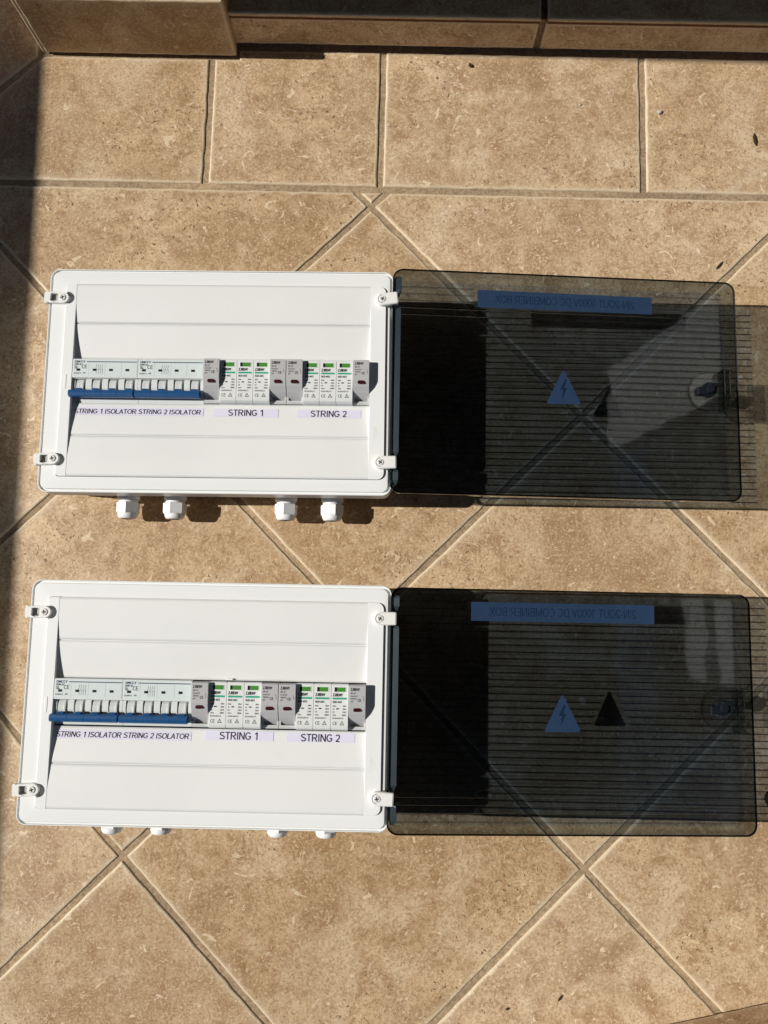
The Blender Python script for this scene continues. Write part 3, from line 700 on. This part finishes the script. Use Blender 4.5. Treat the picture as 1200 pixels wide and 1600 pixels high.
    a0 = e(5.0, -DZ - 2.6, 8.5); door.cur = 0
    door.face(reversed(door.add(a0)))
    door.cur = 1
    door.loops([e(1.8, -1.2, 10.2), e(2.6, -DZ + 3.5, 9.4), e(4.4, -DZ - .6, 8.4)], cap0=False, cap1=False)
    door.loops([e(4.4, -DZ - .6, 8.4), e(6.4, -DZ, 7.0)], cap0=False, cap1=False); door.cur = 0; door.face(door.add(e(6.4, -DZ, 7.0)))
    dr = door.build('smoked_door', [M['smoke'], M['smokewall'], M['smokerim']], root, (374.9, 123.7 + door_y, hinge_z))
    dr.rotation_euler = (Matrix.Rotation(yaw, 3, 'Z') @ Matrix.Rotation(droop, 3, 'Y')).to_euler()
    # moulded ribs on the panel
    lx0, ly0, lr = ((96.5, 91.6, -0.3), (87.5, 90.3, 0.0))[i]
    tx, ty = ((193.4, -16.5), (185.4, -24.0))[i]
    rib_mesh = {}
    yy = y0 + 9.0
    while yy < y1 - 8:
        spans = [(8.5, DW - 8.5)]
        if ly0 - 1.5 < yy < ly0 + 21.5: spans = [(8.5, lx0 - 5), (lx0 + 200, DW - 8.5)]
        if ty - 1 < yy < ty + 38: hw = 21 * (1 - (yy - ty) / 41) + 1; spans = [(8.5, tx - hw - 5), (tx + hw, DW - 8.5)]
        for xa, xb in spans:
            key = (round(xa, 1), round(xb, 1))
            if key not in rib_mesh: rm = MB(); rm.box(xa, xb, -.72, .72, 0, .9); rib_mesh[key] = rm.mesh('rib')
            link('rib', rib_mesh[key], M['rib'], dr, (0, yy, -DZ + .04))
        yy += 7.75
    # hinge bars between the clips
    hy = [-(123.7 + door_y) + v for v in (0, 27.5, 42.0, 206.0, 221.5, H)]
    for (a, b) in ((y0 + 9, hy[1]), (hy[2], hy[3]), (hy[4], y1 - 9)):
        hb = MB(); hb.loops([[(1.9 + (0 if t else 1.5), yv, zb) for zb in (0,)] + [] for t, yv, zb in ()] or
            [[(2.0 + q, yv, -12), (9.9 - q, yv, -12), (9.9 - q, yv, -1.2 - q), (9.3 - q, yv, .35 - q), (3.2 + q, yv, -1.6 - q), (2.0 + q, yv, -3.0 - q)] for q, yv in ((2.2, a), (0, a + 5), (0, b - 2), (.8, b))])
        hb.build('hinge_bar', M['smokedk'], dr)
    # paper label and warning triangle stuck on the outer side, seen from behind
    zl = -DZ - 2.75
    lb = MB(); lb.box(0, 199, 0, 20, -.12, 0)
    o = lb.build('title_label', M['labelback'], dr, (lx0, ly0, zl), (0, 0, R(lr)))
    t = MB(); text_faces(t, '2IN-2OUT 1000V DC COMBINER BOX', 99.5, 5.4, .03, 13.0, 'CENTER', mirror=True, sx=.92, weight=.11); t.build('label_print', M['labelink'], dr, (lx0, ly0, zl), (0, 0, R(lr)))
    tr = MB(); P3 = [(-20, 0), (20, 0), (0, 40)]; P3 = [p for q in range(3) for p in ((lambda A0, B0, C0: [tuple(B0 + (A0 - B0).normalized() * 2.5), tuple(B0 + (C0 - B0).normalized() * 2.5)])(Vector(P3[q - 1]), Vector(P3[q]), Vector(P3[(q + 1) % 3])))]
    tr.loops([[(x, y, zz) for x, y in P3] for zz in (-.12, 0)]); tr.build('warning_triangle', M['labelback'], dr, (tx, ty, zl))
    bolt = MB(); bolt.face(bolt.add([(x, y, .03) for x, y in ((1.5, 28), (-4.2, 16.5), (-.6, 16.5), (-2.0, 6), (4.4, 18.6), (.8, 18.6), (4.0, 28))])); bolt.build('bolt_print', M['labelink'], dr, (tx, ty, zl))
    # latch: round boss, dark catch, pocket in the far wall
    bo = MB(); n = 24
    arc = [(DW - 26 - 22.0 * math.sin(math.pi * k / n), 22.0 * math.cos(math.pi * k / n)) for k in range(n + 1)] + [(DW - 15, -22.0), (DW - 15, 22.0)]
    bo.loops([[(x, y, -DZ + .05) for x, y in arc], [(x, y, -DZ + 1.3) for x, y in arc], [(x + (.9 if x < DW - 20 else 0), y * .955, -DZ + 1.9) for x, y in arc]])
    bo.build('latch_boss', M['smokeclr'], dr, (0, 2, 0))
    kn_ = MB(); kz = -DZ + 1.95
    kn_.cyl((DW - 29, 0, kz), 'z', [(0, 8.6), (2.2, 8.4), (2.8, 7.6)], 18, False); kn_.cyl((DW - 29, 0, kz + 2.7), 'z', [(0, 5.0), (3.4, 4.8), (4.0, 4.0)], 12, False)
    kn_.box(DW - 43, DW - 30, -6.5, 2.0, kz + .1, kz + 4.6, .8); kn_.box(DW - 31, DW - 20, 2.4, 6.6, kz + .2, kz + 6.2, .6)
    kn_.build('latch_catch', M['catch'], dr, (3, 4, 0))
    rg = MB(); n2 = 28
    rg.loops([[((DW - 26) - rr * math.sin(math.pi * k / n2), rr * math.cos(math.pi * k / n2), zz) for k in range(n2 + 1)] for rr, zz in ((22.9, -DZ + .05), (22.9, -DZ + 2.6), (22.1, -DZ + 2.6), (22.1, -DZ + .05))], cap0=False, cap1=False, closed=False)
    rg.build('latch_rim', M['smokemid'], dr, (0, 2, 0))
    pk = MB()
    for (xa, xb, ya, yb) in ((DW - 14.5, DW - 13.0, -22, 22), (DW - 8.5, DW - 7.2, -21, 21), (DW - 14.4, DW - 3.0, 22.05, 23.4), (DW - 14.4, DW - 3.0, -23.4, -22.05)):
        pk.box(xa, xb, ya, yb, -DZ + .05, -2.5, .3)
    pk.build('latch_pocket', M['smokemid'], dr, (0, 2, 0))
    return root

M['smokemid'] = smoked('smoked_pocket', (0.68, 0.70, 0.70), 0.06)
M['smokeclr'] = smoked('smoked_boss', (0.86, 0.87, 0.87), 0.05)
make_enclosure(0, -374.09, 118.73, R(-.7254), 'farther white combiner box with open smoked door, four cable glands in full view', 0.0, R(-.35), R(3.61), 2.7, 85.0)
make_enclosure(1, -377.68, -221.09, R(-1.056), 'nearer white combiner box with open smoked door, only gland tips showing', 1.2, R(-.1), R(3.63), -1.3, 85.4)

# ------------------------------------------------------------------ small things lying about
def bit(name, x, y, pts, h, mat, label, cat, rot=0):
    mb = MB(); n = len(pts)
    mb.loops([[(px, py, 0.05) for px, py in pts], [(px * 1.02, py * 1.02, h * .6) for px, py in pts], [(px * .55, py * .55, h) for px, py in pts]])
    o = mb.build(name, mat, None, (x, y, .1), (0, 0, rot)); tag(o, label, cat, 'bits of debris on the tiles')
    return o
cap = MB(); cap.cyl((0, 0, 0), 'z', [(0.3, 9.6), (5.5, 9.6), (8.2, 8.4), (9.6, 5.6), (10, 2)], 28)
tag(cap.build('plug_cap', M['black'], None, (424.5, -213.5, 0)), 'small black round cap on the floor at the right edge', 'cap')
leaf = [(-4.2, 0), (-1.5, -1.6), (2.2, -1.3), (4.6, .3), (1.6, 1.5), (-1.8, 1.4)]
bit('leaf_fragment', 101.8, 665.1, [(p[0] * .8, p[1] * 1.2) for p in leaf], 3.0, M['bark'], 'dark curled leaf fragment just in front of the riser', 'leaf', R(-55))
bit('leaf_fragment', 448.6, 566.0, [(p[0] * 1.9, p[1] * 1.3) for p in leaf], 2.2, M['bark'], 'long dark leaf fragment at the upper right edge', 'leaf', R(-85))
bit('leaf_fragment', 184.0, -421.0, [(p[0] * 1.0, p[1] * .8) for p in leaf], .8, M['bark'], 'thin brown leaf fragment near the bottom edge', 'leaf', R(50))
bit('leaf_fragment', 127.2, -431.7, [(p[0] * .5, p[1] * .8) for p in leaf], 1.0, M['bark'], 'smallest dark leaf fragment near the bottom edge', 'leaf', R(20))
bit('leaf_fragment', 397, 404, [(p[0] * 1.5, p[1] * .9) for p in leaf], 1.4, M['bark'], 'black splinter in the joint above the upper box door', 'leaf', R(48))
bit('stone_chip', 333.4, 602.0, [(p[0] * .9, p[1] * 1.5) for p in leaf], 2.6, M['paleb'], 'pale stone chip with a dark shadow, upper right tile', 'chip', R(15))
bit('stone_chip', 236.0, 612.0, [(p[0] * .45, p[1] * .9) for p in leaf], 1.2, M['paleb'], 'tiny white chip in the middle of the upper tile', 'chip', R(30))
